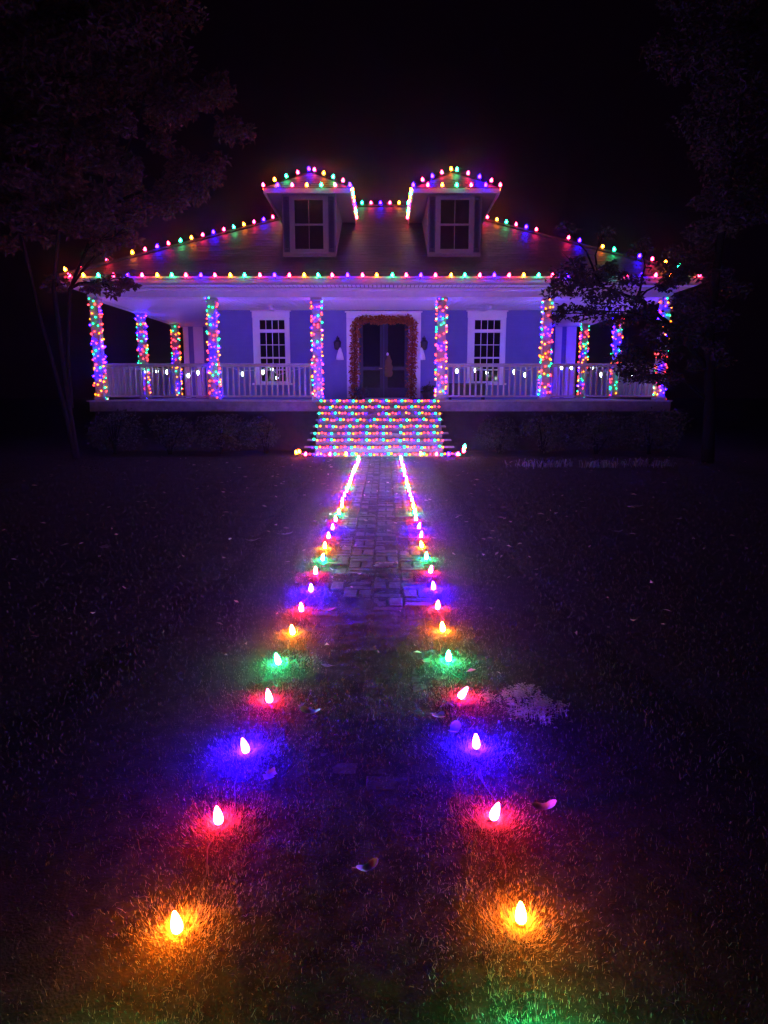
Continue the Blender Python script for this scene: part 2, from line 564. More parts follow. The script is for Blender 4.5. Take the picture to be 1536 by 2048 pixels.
RX0, RX1 = EX0+5.95, EX1-5.95
EYB = RY+5.95
q = MB()
x = EX0+.1
while x < EX1-.1:                           # soffit boards, narrow gaps
    q.box(x, x+.082, EY0+.03, 17.18, 3.932, 3.945); x += .1
q.build('soffit', 'porch_paint', house)
for xa, xb in ((EX0+.02, -7.2), (7.02, EX1-.02)):
    q = MB(); q.box(xa, xb, 17.2, 28.5, 3.932, 3.945)
    q.build('side_soffit', 'porch_paint', house)
def gutter(mb, a, b, nrm):
    """ogee gutter profile swept from a to b"""
    prof = [(0, -.15), (.06, -.15), (.075, -.09), (.1, -.055), (.105, -.012), (.09, -.012), (.085, -.05), (.0, -.05)]
    a, b, nrm = Vector(a), Vector(b), Vector(nrm)
    pa = [a+nrm*u+Vector((0, 0, zz)) for u, zz in prof]
    pb = [b+nrm*u+Vector((0, 0, zz)) for u, zz in prof]
    for i in range(len(prof)-1):
        mb.quad(pa[i], pb[i], pb[i+1], pa[i+1])
q = MB()
gutter(q, (EX0-.05, EY0, EZ), (EX1+.05, EY0, EZ), (0, -1, 0))
gutter(q, (EX0, EYB, EZ), (EX0, EY0-.05, EZ), (-1, 0, 0))
gutter(q, (EX1, EY0-.05, EZ), (EX1, EYB, EZ), (1, 0, 0))
q.box(EX0+.0, EX1-.0, EY0, EY0+.025, EZ-.18, EZ-.02)
q.box(EX0, EX0+.025, EY0+.03, EYB, EZ-.18, EZ-.02); q.box(EX1-.025, EX1, EY0+.03, EYB, EZ-.18, EZ-.02)
q.build('gutter', 'rail_paint', house, smooth=False)

# main roof
r = MB()
A, B, C, D = (EX0, EY0, EZ), (EX1, EY0, EZ), (EX1, EYB, EZ), (EX0, EYB, EZ)
E1, E2 = (RX0, RY, RZ), (RX1, RY, RZ)
r.quad(A, B, E2, E1); r.tri(B, C, E2); r.quad(C, D, E1, E2); r.tri(D, A, E1)
roof = r.build('roof', 'roof_deck', house)
def shingle_slope(mb, a, b, c, d, nrm, exposure=.14, tab=.3):
    """tabs laid in courses from the eave a-b up to the ridge d-c"""
    a, b, c, d, nrm = Vector(a), Vector(b), Vector(c), Vector(d), Vector(nrm).normalized()
    n = max(1, int(((a+b)/2-(c+d)/2).length/exposure))
    for j in range(n):
        t0, t1 = j/n, min((j+1.06)/n, 1)
        l0, r0, l1, r1 = a.lerp(d, t0), b.lerp(c, t0), a.lerp(d, t1), b.lerp(c, t1)
        w0 = (r0-l0).length
        if w0 < .05: continue
        e = (b-a).normalized()
        s = -rnd.random()*tab
        while s < w0:
            s1 = s+tab*rnd.uniform(.85, 1.1)
            u0, u1 = max(s, 0), min(s1-.006, w0)
            if u1-u0 > .02:
                h0 = .008+rnd.uniform(-.003, .005)
                p0, p1 = l0+e*u0+nrm*h0, l0+e*u1+nrm*h0
                k0 = max(0, min((l1-l0).dot(e), w0)); kx = (r1-l0).dot(e)
                q0, q1 = min(max(u0, k0), kx), min(max(u1, k0), kx)
                up = (l1-l0) - e*(l1-l0).dot(e)
                p3, p2 = l0+e*q0+up+nrm*.003, l0+e*q1+up+nrm*.003
                mb.quad(p0, p1, p2, p3)
                mb.quad(p0-nrm*.007, p1-nrm*.007, p1, p0)
            s = s1
sh = MB()
shingle_slope(sh, A, B, E2, E1, (0, -SL, 1))
shingle_slope(sh, B, C, E2, E2, (SL, 0, 1))
shingle_slope(sh, D, A, E1, E1, (-SL, 0, 1))
tag(sh.build('shingles', 'shingle', roof), kind='stuff')
q = MB()
for a, b in ((A, E1), (B, E2), (E1, E2)):
    a, b = Vector(a), Vector(b)
    n = int((b-a).length/.25)
    for i in range(n):
        p0, p1 = a.lerp(b, i/n), a.lerp(b, (i+1.1)/n)
        q.tube([p0+Vector((0, 0, .028)), p1+Vector((0, 0, .018))], .05, 6)
q.build('ridge_cap', 'shingle', roof)

def roof_z(y): return EZ+(y-EY0)*SL

# columns
COLS = [(-7.06, 17.3), (-4.21, 17.3), (-1.65, 17.3), (1.41, 17.3), (4.0, 17.3), (6.87, 17.3),
        (-7.06, 20.5), (-6.98, 23.5), (6.82, 20.5), (6.7, 23.5)]
CH = .105
m = MB()
m.bbox(-CH, CH, -CH, CH, 0, CEIL-FLOOR, .01)
m.bbox(-CH-.03, CH+.03, -CH-.03, CH+.03, 0, .09, .01)
m.bbox(-CH-.03, CH+.03, -CH-.03, CH+.03, CEIL-FLOOR-.08, CEIL-FLOOR-.002, .01)
colmesh = m.mesh('column', 'column_paint')
for x, y in COLS:
    inst('column', colmesh, house, (x, y, FLOOR+.001))

# railings
m = MB(); m.bbox(-.021, .021, -.021, .021, 0, .8, .004)
balmesh = m.mesh('baluster', 'rail_paint')
def railing(a, b):
    a, b = Vector((*a, 0)), Vector((*b, 0))
    d = (b-a); L = d.length; d.normalize(); nrm = Vector((-d.y, d.x, 0))
    q = MB()
    for z0, z1, hw in ((FLOOR+.86, FLOOR+.90, .055), (FLOOR+.815, FLOOR+.857, .03), (FLOOR+.075, FLOOR+.12, .035)):
        if abs(d.x) > .9: q.bbox(min(a.x, b.x), max(a.x, b.x), a.y-hw, a.y+hw, z0, z1)
        else: q.bbox(a.x-hw, a.x+hw, min(a.y, b.y), max(a.y, b.y), z0, z1)
    rl = q.build('railing', 'rail_paint', house)
    n = round(L/.137)
    for i in range(n):
        pp = a+d*(L*(i+.5)/n)
        inst('baluster', balmesh, rl, (pp.x, pp.y, FLOOR+.115), scale=(1, 1, .88))
g_ = CH+.005
railing((-7.06+g_, 17.3), (-4.21-g_, 17.3)); railing((-4.21+g_, 17.3), (-1.65-g_, 17.3))
railing((1.41+g_, 17.3), (4.0-g_, 17.3)); railing((4.0+g_, 17.3), (6.87-g_, 17.3))
railing((-7.06, 17.3+g_), (-7.06, 20.5-g_)); railing((-7.06, 20.5+g_), (-7.06, 23.5-g_))
railing((6.85, 17.3+g_), (6.85, 20.5-g_)); railing((6.8, 20.5+g_), (6.8, 23.5-g_))

# front windows: four-light transom over two sashes of eight panes
def pane_mesh(w_, h_):
    m = MB(); m.box(0, w_, 0, .006, 0, h_); return m.mesh('pane', 'glass_dark')
def front_window(x0, x1, z0, z1, gx0, gx1):
    q = MB(); y = YW-.016
    q.bbox(x0+.03, gx0, y-.03, y, z0, z1-.2); q.bbox(gx1, x1-.03, y-.03, y, z0, z1-.2)
    q.bbox(x0+.02, x1-.02, y-.035, y, z1-.198, z1-.03); q.bbox(x0-.02, x1+.02, y-.07, y, z1-.03, z1, .01)
    q.bbox(gx0, gx1, y-.03, y, z1-.26, z1-.2)
    win = q.build('window', 'trim', house)
    s = MB(); s.bbox(x0-.02, x1+.02, y-.075, y-.032, z0-.04, z0+.015); s.build('sill', 'trim', win)
    zt1 = z1-.262; zt0 = zt1-.25               # transom lights
    zs1 = zt0-.085; zs0 = z0+.06               # the sashes
    mid = (zs1+zs0)/2-.02
    def rail(xa, xb, za, zb, d=.02):
        fr = MB(); fr.bbox(xa, xb, y-d, y-.001, za, zb, .003); fr.build('sash_rail', 'trim', win)
    rail(gx0+.001, gx1-.001, zt0-.085, zt0, .028)
    rail(gx0+.001, gx1-.001, mid-.02, mid+.02, .024)
    rail(gx0+.001, gx1-.001, z0+.016, zs0, .024)
    w4 = (gx1-gx0)/4
    mu = MB()
    for a, b in ((zt0, zt1), (mid+.02, zs1), (zs0, mid-.02)):
        for k in range(1, 4):
            mu.box(gx0+k*w4-.009, gx0+k*w4+.009, y-.019, y-.001, a+.001, b-.001)
    for a, b in ((mid+.02, zs1), (zs0, mid-.02)):
        c = (a+b)/2
        for k in range(4):
            mu.box(gx0+k*w4+.0095, gx0+(k+1)*w4-.0095, y-.018, y-.002, c-.009, c+.009)
    mu.build('muntin', 'trim', win)
    pt = pane_mesh(w4-.02, zt1-zt0-.004)
    hh = (zs1-mid-.02)/2
    ps = pane_mesh(w4-.02, hh-.02)
    for k in range(4):
        inst('pane', pt, win, (gx0+k*w4+.01, y-.011, zt0+.002))
        for a in (mid+.02, zs0):
            for j in range(2):
                inst('pane', ps, win, (gx0+k*w4+.01, y-.011, a+j*hh+.01))
    return win
front_window(-3.70, -2.61, 1.68, 3.68, -3.475, -2.775)
wr = front_window(2.31, 3.44, 1.68, 3.68, 2.535, 3.255)
# front door: pair of glazed leaves
q = MB(); y = YW-.016
q.bbox(-1.05, -.70, y-.035, y, FLOOR+.04, 3.46); q.bbox(.69, 1.03, y-.035, y, FLOOR+.04, 3.46)
q.bbox(-1.05, 1.03, y-.037, y, 3.462, 3.62); q.bbox(-1.09, 1.07, y-.075, y, 3.622, 3.66, .01)
q.build('door_casing', 'trim', house)
q = MB(); q.bbox(-.72, .71, y-.09, y+.0, FLOOR+.002, FLOOR+.038); q.build('threshold', 'porch_paint', house)
for x0, x1, hx in ((-.698, -.006, -.06), (-.002, .688, .05)):
    d = MB(); zt = 3.458; zb = FLOOR+.045
    for a, b, c, e in ((x0, x0+.11, zb, zt), (x1-.11, x1, zb, zt), (x0+.11, x1-.11, zb, zb+.28), (x0+.11, x1-.11, zt-.12, zt), (x0+.11, x1-.11, 2.05, 2.15)):
        d.bbox(a, b, y-.024, y-.001, c, e, .004)
    dr = d.build('door', 'door_paint', house)
    for za, zb_ in ((zb+.28, 2.05), (2.15, zt-.12)):
        gl = MB(); gl.box(x0+.11, x1-.11, y-.012, y-.003, za, zb_); gl.build('pane', 'glass_dark', dr)
    hd = MB(); hd.tube([(hx, y-.025, 2.1), (hx, y-.06, 2.1)], .012, 8); hd.tube([(hx, y-.06, 2.1), (hx+(.08 if hx > 0 else -.08), y-.06, 2.1)], .01, 8)
    hd.build('handle', 'brass', dr)

# dormers
def dormer(cx):
    ez, ey = 6.36, 17.8            # eave height and front edge
    hw, fw, fy = 1.06, .67, 18.16  # half eave, half face, face plane
    q = MB()
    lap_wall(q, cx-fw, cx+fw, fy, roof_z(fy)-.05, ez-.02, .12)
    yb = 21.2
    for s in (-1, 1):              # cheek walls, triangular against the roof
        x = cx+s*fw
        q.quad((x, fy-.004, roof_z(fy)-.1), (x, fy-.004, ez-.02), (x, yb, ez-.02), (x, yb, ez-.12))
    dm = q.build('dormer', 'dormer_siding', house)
    pk = ey+hw; pz = ez+hw*.62
    yr = EY0+(pz-EZ)/SL+.15
    ye = EY0+(ez-EZ)/SL+.1
    rf = MB()
    a, b = (cx-hw, ey, ez), (cx+hw, ey, ez); e = (cx, pk, pz)
    rf.tri(a, b, e)
    rf.quad(b, (cx+hw, ye, ez), (cx, yr, pz), e); rf.quad((cx-hw, ye, ez), a, e, (cx, yr, pz))
    rf.build('dormer_roof', 'roof_deck', dm)
    s = MB()
    shingle_slope(s, a, b, e, e, (0, -.62, 1))
    shingle_slope(s, b, (cx+hw, ye, ez), (cx, yr, pz), e, (.62, 0, 1))
    shingle_slope(s, (cx-hw, ye, ez), a, e, (cx, yr, pz), (-.62, 0, 1))
    tag(s.build('dormer_shingles', 'shingle', dm), kind='stuff')
    so = MB()
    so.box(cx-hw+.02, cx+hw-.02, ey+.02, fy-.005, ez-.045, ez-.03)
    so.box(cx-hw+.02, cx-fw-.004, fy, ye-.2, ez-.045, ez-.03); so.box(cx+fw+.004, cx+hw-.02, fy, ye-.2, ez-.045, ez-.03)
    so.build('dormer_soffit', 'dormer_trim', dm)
    fa = MB()
    fa.bbox(cx-hw, cx+hw, ey-.012, ey+.012, ez-.12, ez-.006)
    fa.bbox(cx-hw-.012, cx-hw+.012, ey+.014, ye, ez-.12, ez-.006); fa.bbox(cx+hw-.012, cx+hw+.012, ey+.014, ye, ez-.12, ez-.006)
    fa.build('dormer_fascia', 'rail_paint', dm)
    # window with casing, shutters
    y = fy-.017
    gx0, gx1 = cx-.355, cx+.355
    z0, z1 = 5.0, 6.17
    c = MB()
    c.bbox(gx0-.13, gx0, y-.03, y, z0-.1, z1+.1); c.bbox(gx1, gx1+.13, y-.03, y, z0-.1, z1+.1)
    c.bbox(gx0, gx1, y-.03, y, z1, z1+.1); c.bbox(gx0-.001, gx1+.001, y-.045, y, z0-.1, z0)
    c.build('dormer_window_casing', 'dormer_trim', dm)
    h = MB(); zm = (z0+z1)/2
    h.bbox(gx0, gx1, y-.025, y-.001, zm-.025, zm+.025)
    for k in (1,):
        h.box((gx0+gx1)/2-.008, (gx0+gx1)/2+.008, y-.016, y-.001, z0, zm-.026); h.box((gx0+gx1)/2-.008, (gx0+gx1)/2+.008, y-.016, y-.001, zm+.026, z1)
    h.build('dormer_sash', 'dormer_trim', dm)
    xm = (gx0+gx1)/2
    for a_, b_ in ((z0, zm-.025), (zm+.025, z1)):
        for xa, xb in ((gx0, xm-.008), (xm+.008, gx1)):
            pn = MB(); pn.box(xa, xb, y-.01, y-.003, a_, b_); pn.build('pane', 'glass_dark', dm)
    for xa, xb in ((gx0-.13-.15, gx0-.132), (gx1+.132, gx1+.13+.15)):
        s2 = MB()
        s2.bbox(xa, xa+.03, y-.026, y, z0-.08, z1+.08); s2.bbox(xb-.03, xb, y-.026, y, z0-.08, z1+.08)
        s2.bbox(xa+.03, xb-.03, y-.026, y, z0-.08, z0-.0); s2.bbox(xa+.03, xb-.03, y-.026, y, z1, z1+.08)
        zz = z0+.01
        while zz < z1-.02:
            s2.quad((xa+.03, y-.022, zz), (xb-.03, y-.022, zz), (xb-.03, y-.006, zz+.045), (xa+.03, y-.006, zz+.045)); zz += .042
        s2.build('shutter', 'shutter_paint', dm)
    return ez, ey, hw, pk, pz, ye
DCX = (-1.885, 1.775)
for cx in DCX: DG = dormer(cx)

# ------------------------------------------------------------------ bulbs
def bulb_mesh(kind, c, r, h):
    m = MB()
    if kind == 'c9':
        m.lathe([(r*.55, 0), (r*.95, h*.14), (r, h*.3), (r*.86, h*.52), (r*.58, h*.76), (r*.25, h*.94), (0, h)], 10)
    elif kind == 'globe':
        m.lathe([(r*.4, 0), (r*.95, h*.3), (r*.95, h*.6), (r*.5, h*.92), (0, h)], 8)
    else:
        m.lathe([(r*.6, 0), (r, h*.3), (r*.75, h*.7), (0, h)], 6)
    return m
BM = {}
for c in ('red', 'orange', 'green', 'blue'):
    BM['path', c] = bulb_mesh('c9', c, .0165, .066).mesh('bulb', 'path_'+c, True)
    BM['eave', c] = bulb_mesh('c9', c, .037, .09).mesh('bulb', 'eave_'+c, True)
    BM['mini', c] = bulb_mesh('mini', c, .022, .045).mesh('bulb', 'mini_'+c, True)
    BM['step', c] = bulb_mesh('mini', c, {'green': .033, 'blue': .024}.get(c, .028), .044).mesh('bulb', 'step_'+c, True)
BM['globe'] = bulb_mesh('globe', 'white', .036, .11).mesh('bulb', 'globe_white', True)
sk = MB(); sk.lathe([(.011, -.034), (.013, -.03), (.013, 0), (.0105, .004)], 8)
SOCK = sk.mesh('socket', 'socket_green')
sk = MB(); sk.lathe([(.015, -.04), (.019, -.035), (.019, 0), (.015, .004)], 8)
SOCKB = sk.mesh('socket', 'socket_green')
st = MB(); st.box(-.004, .004, -.004, .004, -.12, -.034); st.box(-.014, .014, -.0045, .0045, -.05, -.044)
STAKE = st.mesh('stake', 'socket_green')

ORD = 'first second third fourth fifth sixth seventh eighth ninth tenth eleventh twelfth thirteenth fourteenth fifteenth sixteenth seventeenth eighteenth nineteenth twentieth'.split()
def ordinal(n):
    if n <= 20: return ORD[n-1]
    if n == 30: return 'thirtieth'
    return ('twenty-' if n < 30 else 'thirty-')+ORD[n % 10-1]

# path lights: each bulb stands on its own stake
SEQ = ['orange', 'red', 'blue', 'red', 'green']
TILT = {('left', 2): (-.25, 0), ('left', 0): (-.12, .0), ('left', 1): (-.1, 0), ('left', 3): (-.15, .05), ('left', 4): (-.25, 0),
        ('right', 1): (.3, 0), ('right', 3): (.75, .1), ('right', 2): (-.06, 0), ('right', 0): (-.05, 0)}
for side, x0, y0 in (('left', -.542, 1.6), ('right', .364, 1.648)):
    cord = MB(); pts = []
    for i in range(-1, 31):
        y = y0+i*.4565+rnd.uniform(-.015, .015)+(.06 if i == -1 and side == 'right' else 0)
        x = x0+rnd.uniform(-.012, .012)
        if i > 2: x += .006*math.sin(i)
        c = SEQ[i % 5]
        if y > 15.25: break
        tx, ty = TILT.get((side, i), (rnd.gauss(0, .1), rnd.gauss(0, .08)))
        qd = up_to((tx, ty, 1))
        where = 'just below the edge of the picture' if i < 0 else None
        if i < 0: lab = '%s path light standing closest to the camera in the %s row' % (c, side)
        else: lab = '%s path light, %s of the %s row counted from the nearest orange one' % (c, ordinal(i+1), side)
        t = thing('path_light', (x, y, 0), lab, 'path light', 'lights staked along both edges of the brick path')
        b = inst('bulb', BM['path', c], t, (x, y, moss_z(x, y)+.005), qd)
        inst('socket', SOCK, b, (x, y, moss_z(x, y)+.005))
        inst('stake', STAKE, t, (x, y, moss_z(x, y)+.005), qd)
        pts += [(x, y-.01, .004)]
        for k in (1, 2, 3):
            pts.append((x+rnd.uniform(-.035, .035), y+.114*k, .004+rnd.uniform(0, .008)))
    cord.tube([(a_, b_, c_-.004) for a_, b_, c_ in pts], .0022, 5)
    tag(cord.build('light_cord', 'cord_green'), 'thin green cord lying in the grass between the %s path lights' % side, 'cord')

def string(name, label, cat, pts_bulbs, cord_pts, kind, group, sock=True, cordmat='cord_green', cr=.004):
    """a light string: Empty > cord, bulb (> socket); pts_bulbs = (position, direction, colour)"""
    o = thing(name, cord_pts[0], label, cat, group)
    c = MB(); c.tube(cord_pts, cr, 4); c.build('cord', cordmat, o)
    for ps, d, clr in pts_bulbs:
        b = inst('bulb', BM[kind, clr] if kind != 'globe' else BM['globe'], o, ps, up_to(d))
        if sock: inst('socket', SOCKB, b, ps)
    return o

# eave string: bulbs clipped along the gutter
cyc = ['blue', 'red', 'orange', 'green', 'red']
bl, cp = [], []
k = -6
while True:
    x = -5.985+k*.3425
    if x > EX1: break
    if x > EX0-.02:
        xx = x+rnd.uniform(-.012, .012)
        bl.append(((xx, EY0-.14, EZ-.025), (rnd.gauss(0, .12), -.25, 1), cyc[k % 5]))
        cp += [(xx, EY0-.135, EZ-.055), (xx+.17, EY0-.118, EZ-.05)]
    k += 1
string('roof_light_string', 'large multicolour bulbs along the full length of the front porch gutter', 'light string', bl, cp, 'eave', 'roof light strings')
# hips and ridge
def line_string(label, a, b, n, colours, lift=.06, dirn=(0, -.3, 1), start=.5, skip=()):
    a, b = Vector(a), Vector(b)
    bl, cp = [], []
    for i in range(n):
        ps = a.lerp(b, (i+start)/n)+Vector((0, 0, lift+.03))
        cp.append(ps-Vector((0, 0, .04)))
        if i not in skip:
            bl.append((ps, (dirn[0]+rnd.gauss(0, .12), dirn[1], dirn[2]), colours[i % len(colours)]))
    return string('roof_light_string', label, 'light string', bl, cp, 'eave', 'roof light strings')
A_, B_, E1_, E2_ = Vector(A), Vector(B), Vector(E1), Vector(E2)
hipc = ['red', 'blue', 'red', 'green', 'orange']
line_string('large multicolour bulbs climbing the left hip of the main roof', A_, E1_, 25, ['orange', 'red', 'blue', 'red', 'green'], skip=(2, 4))
line_string('large multicolour bulbs climbing the right hip of the main roof', B_, E2_, 25, ['red', 'green', 'orange', 'red', 'blue'], skip=(5, 8, 11, 12))
line_string('large multicolour bulbs on the roof ridge between the two dormers', E1_, E2_, 11, ['blue', 'red', 'orange', 'green', 'red'])
# dormers
for cx, side, c1, c2, c3, c4 in (
        (DCX[0], 'left', ['red', 'blue', 'red', 'orange', 'green', 'red', 'blue'], ['orange', 'green', 'red', 'blue'], ['red', 'orange', 'green', 'red'], None),
        (DCX[1], 'right', ['blue', 'red', 'orange', 'green', 'red', 'blue', 'red'], ['red', 'blue', 'red', 'orange'], ['green', 'red', 'blue', 'red'], None)):
    ez, ey, hw, pk, pz, ye = DG
    bl, cp = [], []
    sidec = ['orange', 'green', 'orange', 'red', 'blue', 'red', 'green', 'orange', 'red', 'blue']
    nS = 9
    for i in range(nS, 0, -1):
        y = ey+i*(3.1/nS)
        bl.append(((cx-hw-.02, y, ez+.02), (-.5, 0, 1), sidec[i-1])); cp.append((cx-hw-.015, y, ez-.015))
    for i in range(7):
        x = cx-hw+2*hw*i/6
        bl.append(((x, ey-.03, ez+.02), (rnd.gauss(0, .1), -.35, 1), c1[i])); cp.append((x, ey-.022, ez-.015))
    for i in range(1, nS+1):
        y = ey+i*(3.1/nS)
        bl.append(((cx+hw+.02, y, ez+.02), (.5, 0, 1), sidec[i-1])); cp.append((cx+hw+.015, y, ez-.015))
    string('dormer_light_string', 'large multicolour bulbs round the eaves of the %s dormer' % side, 'light string', bl, cp, 'eave', 'dormer light strings')
    bl, cp = [], []
    a, b, e = Vector((cx-hw, ey, ez)), Vector((cx+hw, ey, ez)), Vector((cx, pk, pz))
    for i in range(4):
        ps = a.lerp(e, (i+.95)/4.1)+Vector((0, 0, .07)); cp.append(ps-Vector((0, 0, .04))); bl.append((ps, (-.2, -.2, 1), c2[i]))
    ps = e+Vector((0, 0, .07)); 
    for i in range(4):
        ps = e.lerp(b, (i+.35)/4.1)+Vector((0, 0, .07)); cp.append(ps-Vector((0, 0, .04))); bl.append((ps, (.2, -.2, 1), c3[i]))
    string('dormer_light_string', 'large multicolour bulbs over the two hips of the %s dormer roof' % side, 'light string', bl, cp, 'eave', 'dormer light strings')

# column wraps
COLNAMES = ['front left corner porch column', 'second front porch column from the left', 'porch column left of the steps', 'porch column right of the steps',
            'second front porch column from the right', 'front right corner porch column', 'middle column of the left side porch', 'rear column of the left side porch',
            'middle column of the right side porch', 'rear column of the right side porch']
MSEQ = ['red', 'orange', 'red', 'blue', 'green']
for ci, (cx, cy) in enumerate(COLS):
    H = CEIL-FLOOR
    z = .04
    per = 8*CH
    s = rnd.uniform(0, per)
    pitch = .2
    cp, bl = [], []
    i = rnd.randrange(5)
    hc = CH+.006
    def side_pt(s, out):
        s = s % per
        k = int(s//(2*CH)); u = s-k*2*CH-CH
        pos = ((u, -hc-out), (hc+out, u), (-u, hc+out), (-hc-out, -u))[k]
        nr = ((0, -1), (1, 0), (0, 1), (-1, 0))[k]
        return pos, nr
    dens = .083; run = 0; cur = ''
    while z < H-.04:
        rag = rnd.gauss(0, .05)
        pos, nr = side_pt(s, 0)
        cp.append((cx+pos[0], cy+pos[1], FLOOR+z))
        pos2, _ = side_pt(s, .004)
        # colours run in long clumps, as when several strings are doubled up
        if run <= 0:
            run = rnd.choice((1, 1, 2, 2, 3, 4, 5)); cur = rnd.choice([c_ for c_ in ('red', 'red', 'orange', 'blue', 'green') if c_ != cur])
        run -= 1
        clr = cur if rnd.random() < .75 else MSEQ[i % 5]
        bl.append(((cx+pos2[0], cy+pos2[1], FLOOR+min(max(z+rag, .02), H-.03)), (nr[0]+rnd.gauss(0, .5), nr[1]+rnd.gauss(0, .5), .5+rnd.gauss(0, .5)), clr))
        i += 1
        ds = dens*rnd.uniform(.7, 1.3)
        s += ds; z += pitch*ds/per
    string('column_light_string', 'small multicolour bulbs wrapped round the '+COLNAMES[ci], 'light string', bl, cp, 'mini', 'light strings wrapped round porch columns', sock=False, cr=.003)

# a string along the front edge of every tread
SNAMES = ['edge of the porch floor above the top step'] + ['edge of the %s step down from the porch' % ordinal(k) for k in range(1, 8)] + ['front edge of the bottom step']
for k in range(N_ST+1):
    y0, zt = nose(k)
    xa, xb = SX0+.03-.012*k, SX1-.03+.004*k
    if k == 8: xa, xb = SX0-.1, SX1+.35
    n = int((xb-xa)/.079)
    bl, cp = [], []
    off = rnd.randrange(5)
    for i in range(n):
        x = xa+(xb-xa)*(i+.5)/n+rnd.uniform(-.012, .012)
        z = zt-.012+rnd.uniform(-.014, .014)
        cp.append((x, y0-.006, z-.003))
        if rnd.random() < .04: continue
        bl.append(((x, y0-.01, z), (rnd.gauss(0, .3), -1, .1+rnd.gauss(0, .3)), ['orange', 'red', 'red', 'blue', 'green'][(i+off) % 5]))
    string('step_light_string', 'small multicolour bulbs strung across the '+SNAMES[k], 'light string', bl, cp, 'step', 'light strings across the porch steps', sock=False, cr=.003)

# bulbs on the ground turning away along the bottom step
for side, s, spots in (('left', -1, [(-.86, 'orange'), (-1.22, 'red'), (-1.5, 'blue'), (-1.77, 'red'), (-1.96, 'orange'), (-1.9, 'orange')]),
                       ('right', 1, [(.84, 'orange'), (1.18, 'red'), (1.46, 'blue'), (1.64, 'red'), (1.8, 'red'), (1.79, 'orange'), (1.8, 'green')])):
    bl, cp = [], []
    for i, (x, c) in enumerate(spots):
        z = .035 if i < 4 else .06+.05*(i-3)*(1 if side == 'right' else .3)
        ps = (x, 15.33+rnd.uniform(-.02, .02), z)
        bl.append((ps, (rnd.gauss(0, .3), rnd.gauss(-.2, .2), 1), c)); cp.append((ps[0], ps[1], ps[2]-.03))
    string('ground_light_string', 'a few large bulbs on the ground at the %s end of the bottom step' % side, 'light string', bl, cp, 'eave', 'ground bulbs at the foot of the steps')

# white bulbs hung inside the front railings
for lab, xs_ in (('left outer', [(-5.96, 1.99), (-5.68, 2.0), (-5.43, 1.99), (-4.9, 1.9), (-4.66, 1.97)]),
                 ('left inner', [(-3.54, 1.94), (-3.03, 1.98), (-2.81, 2.05), (-2.68, 1.84)]),
                 ('right inner', [(1.82, 2.01), (2.29, 2.03), (2.58, 1.97), (3.26, 1.99), (3.53, 1.92)]),
                 ('right outer', [(4.44, 2.1), (4.68, 2.1), (5.2, 2.09), (5.44, 1.92), (6.21, 1.93)])):
    bl = [((x, 17.44, z), (0, -.2, -1), 'white') for x, z in xs_]
    cp = []
    ends = {'left outer': (-6.9, -4.35), 'left inner': (-4.05, -1.8), 'right inner': (1.56, 3.85), 'right outer': (4.15, 6.7)}[lab]
    cp = [(ends[0], 17.4, 2.1)] + [(x, 17.44, z+.02) for x, z in xs_] + [(ends[1], 17.4, 2.1)]
    string('white_light_string', 'white bulbs on a cord drooping behind the %s front porch railing' % lab, 'light string', bl, cp, 'globe', 'white light strings behind the railings', cordmat='cord_white', cr=.004)

# ------------------------------------------------------------------ things on the porch
def leaf_cloud(mb, centre, rad, n, size, flat=1.0, shell=.45, dirn=None):
    c = Vector(centre)
    rx, ry, rz = rad
    for _ in range(n):
        while True:
            u = Vector((rnd.uniform(-1, 1), rnd.uniform(-1, 1), rnd.uniform(-1, 1)))
            if shell < u.length <= 1 or (u.length <= 1 and rnd.random() < .35): break
        p = c+Vector((u.x*rx, u.y*ry, u.z*rz))
        s = size*rnd.uniform(.6, 1.35)
        a = Vector((rnd.gauss(0, 1), rnd.gauss(0, 1), rnd.gauss(-.3, .7))).normalized()
        b = a.cross(Vector((rnd.gauss(0, 1), rnd.gauss(0, 1), rnd.gauss(0, 1)))).normalized()
        nn = a.cross(b)*s*.18
        mb.quad(p, p+a*s*.5+b*s*.27+nn, p+a*s, p+a*s*.5-b*s*.27+nn)

# garland of autumn leaves round the door
gd = thing('door_garland', (-.82, 19.62, FLOOR), 'rust orange autumn leaf garland framing the front door', 'garland')
gp = [(-.84, 19.62, FLOOR+.03), (-.83, 19.62, 1.9), (-.82, 19.62, 2.6), (-.8, 19.62, 3.25), (-.66, 19.62, 3.45), (-.3, 19.62, 3.42), (0, 19.62, 3.44), (.35, 19.62, 3.43), (.66, 19.62, 3.46), (.8, 19.62, 3.3), (.79, 19.62, 2.6), (.78, 19.62, 1.9), (.76, 19.62, FLOOR+.03)]
q = MB(); q.tube(gp, .02, 6); q.build('vine', 'bark', gd)
q = MB()
for a, b in zip(gp, gp[1:]):
    a, b = Vector(a), Vector(b)
    n = int((b-a).length/.05)+1
    for i in range(n):
        p_ = a.lerp(b, i/n)
        leaf_cloud(q, p_, (.13, .09, .115), 30, .085, shell=.3)
tag(q.build('leaves', 'leaf_garland', gd), kind='stuff')

# ornament on the right door leaf
t = thing('door_ornament', (.13, 19.645, 1.86), 'dull yellow tapered ornament with pale round top hung on the front door', 'ornament')
q = MB(); q.lathe([(.06, 0), (.1, .04), (.115, .12), (.1, .2), (.112, .29), (.085, .36), (.09, .44), (.055, .52), (.03, .6)], 12, (.13, 19.635, 1.86), .25); q.v = [(vx+rnd.uniform(-.012, .012), vy, vz) for vx, vy, vz in q.v]; q.build('cloth_body', 'cloth_yellow', t)
q = MB(); q.lathe([(.0, 0), (.026, .02), (.036, .05), (.026, .08), (0, .1)], 10, (.1, 19.635, 2.44), .5); q.build('round_top', 'cloth_white', t)

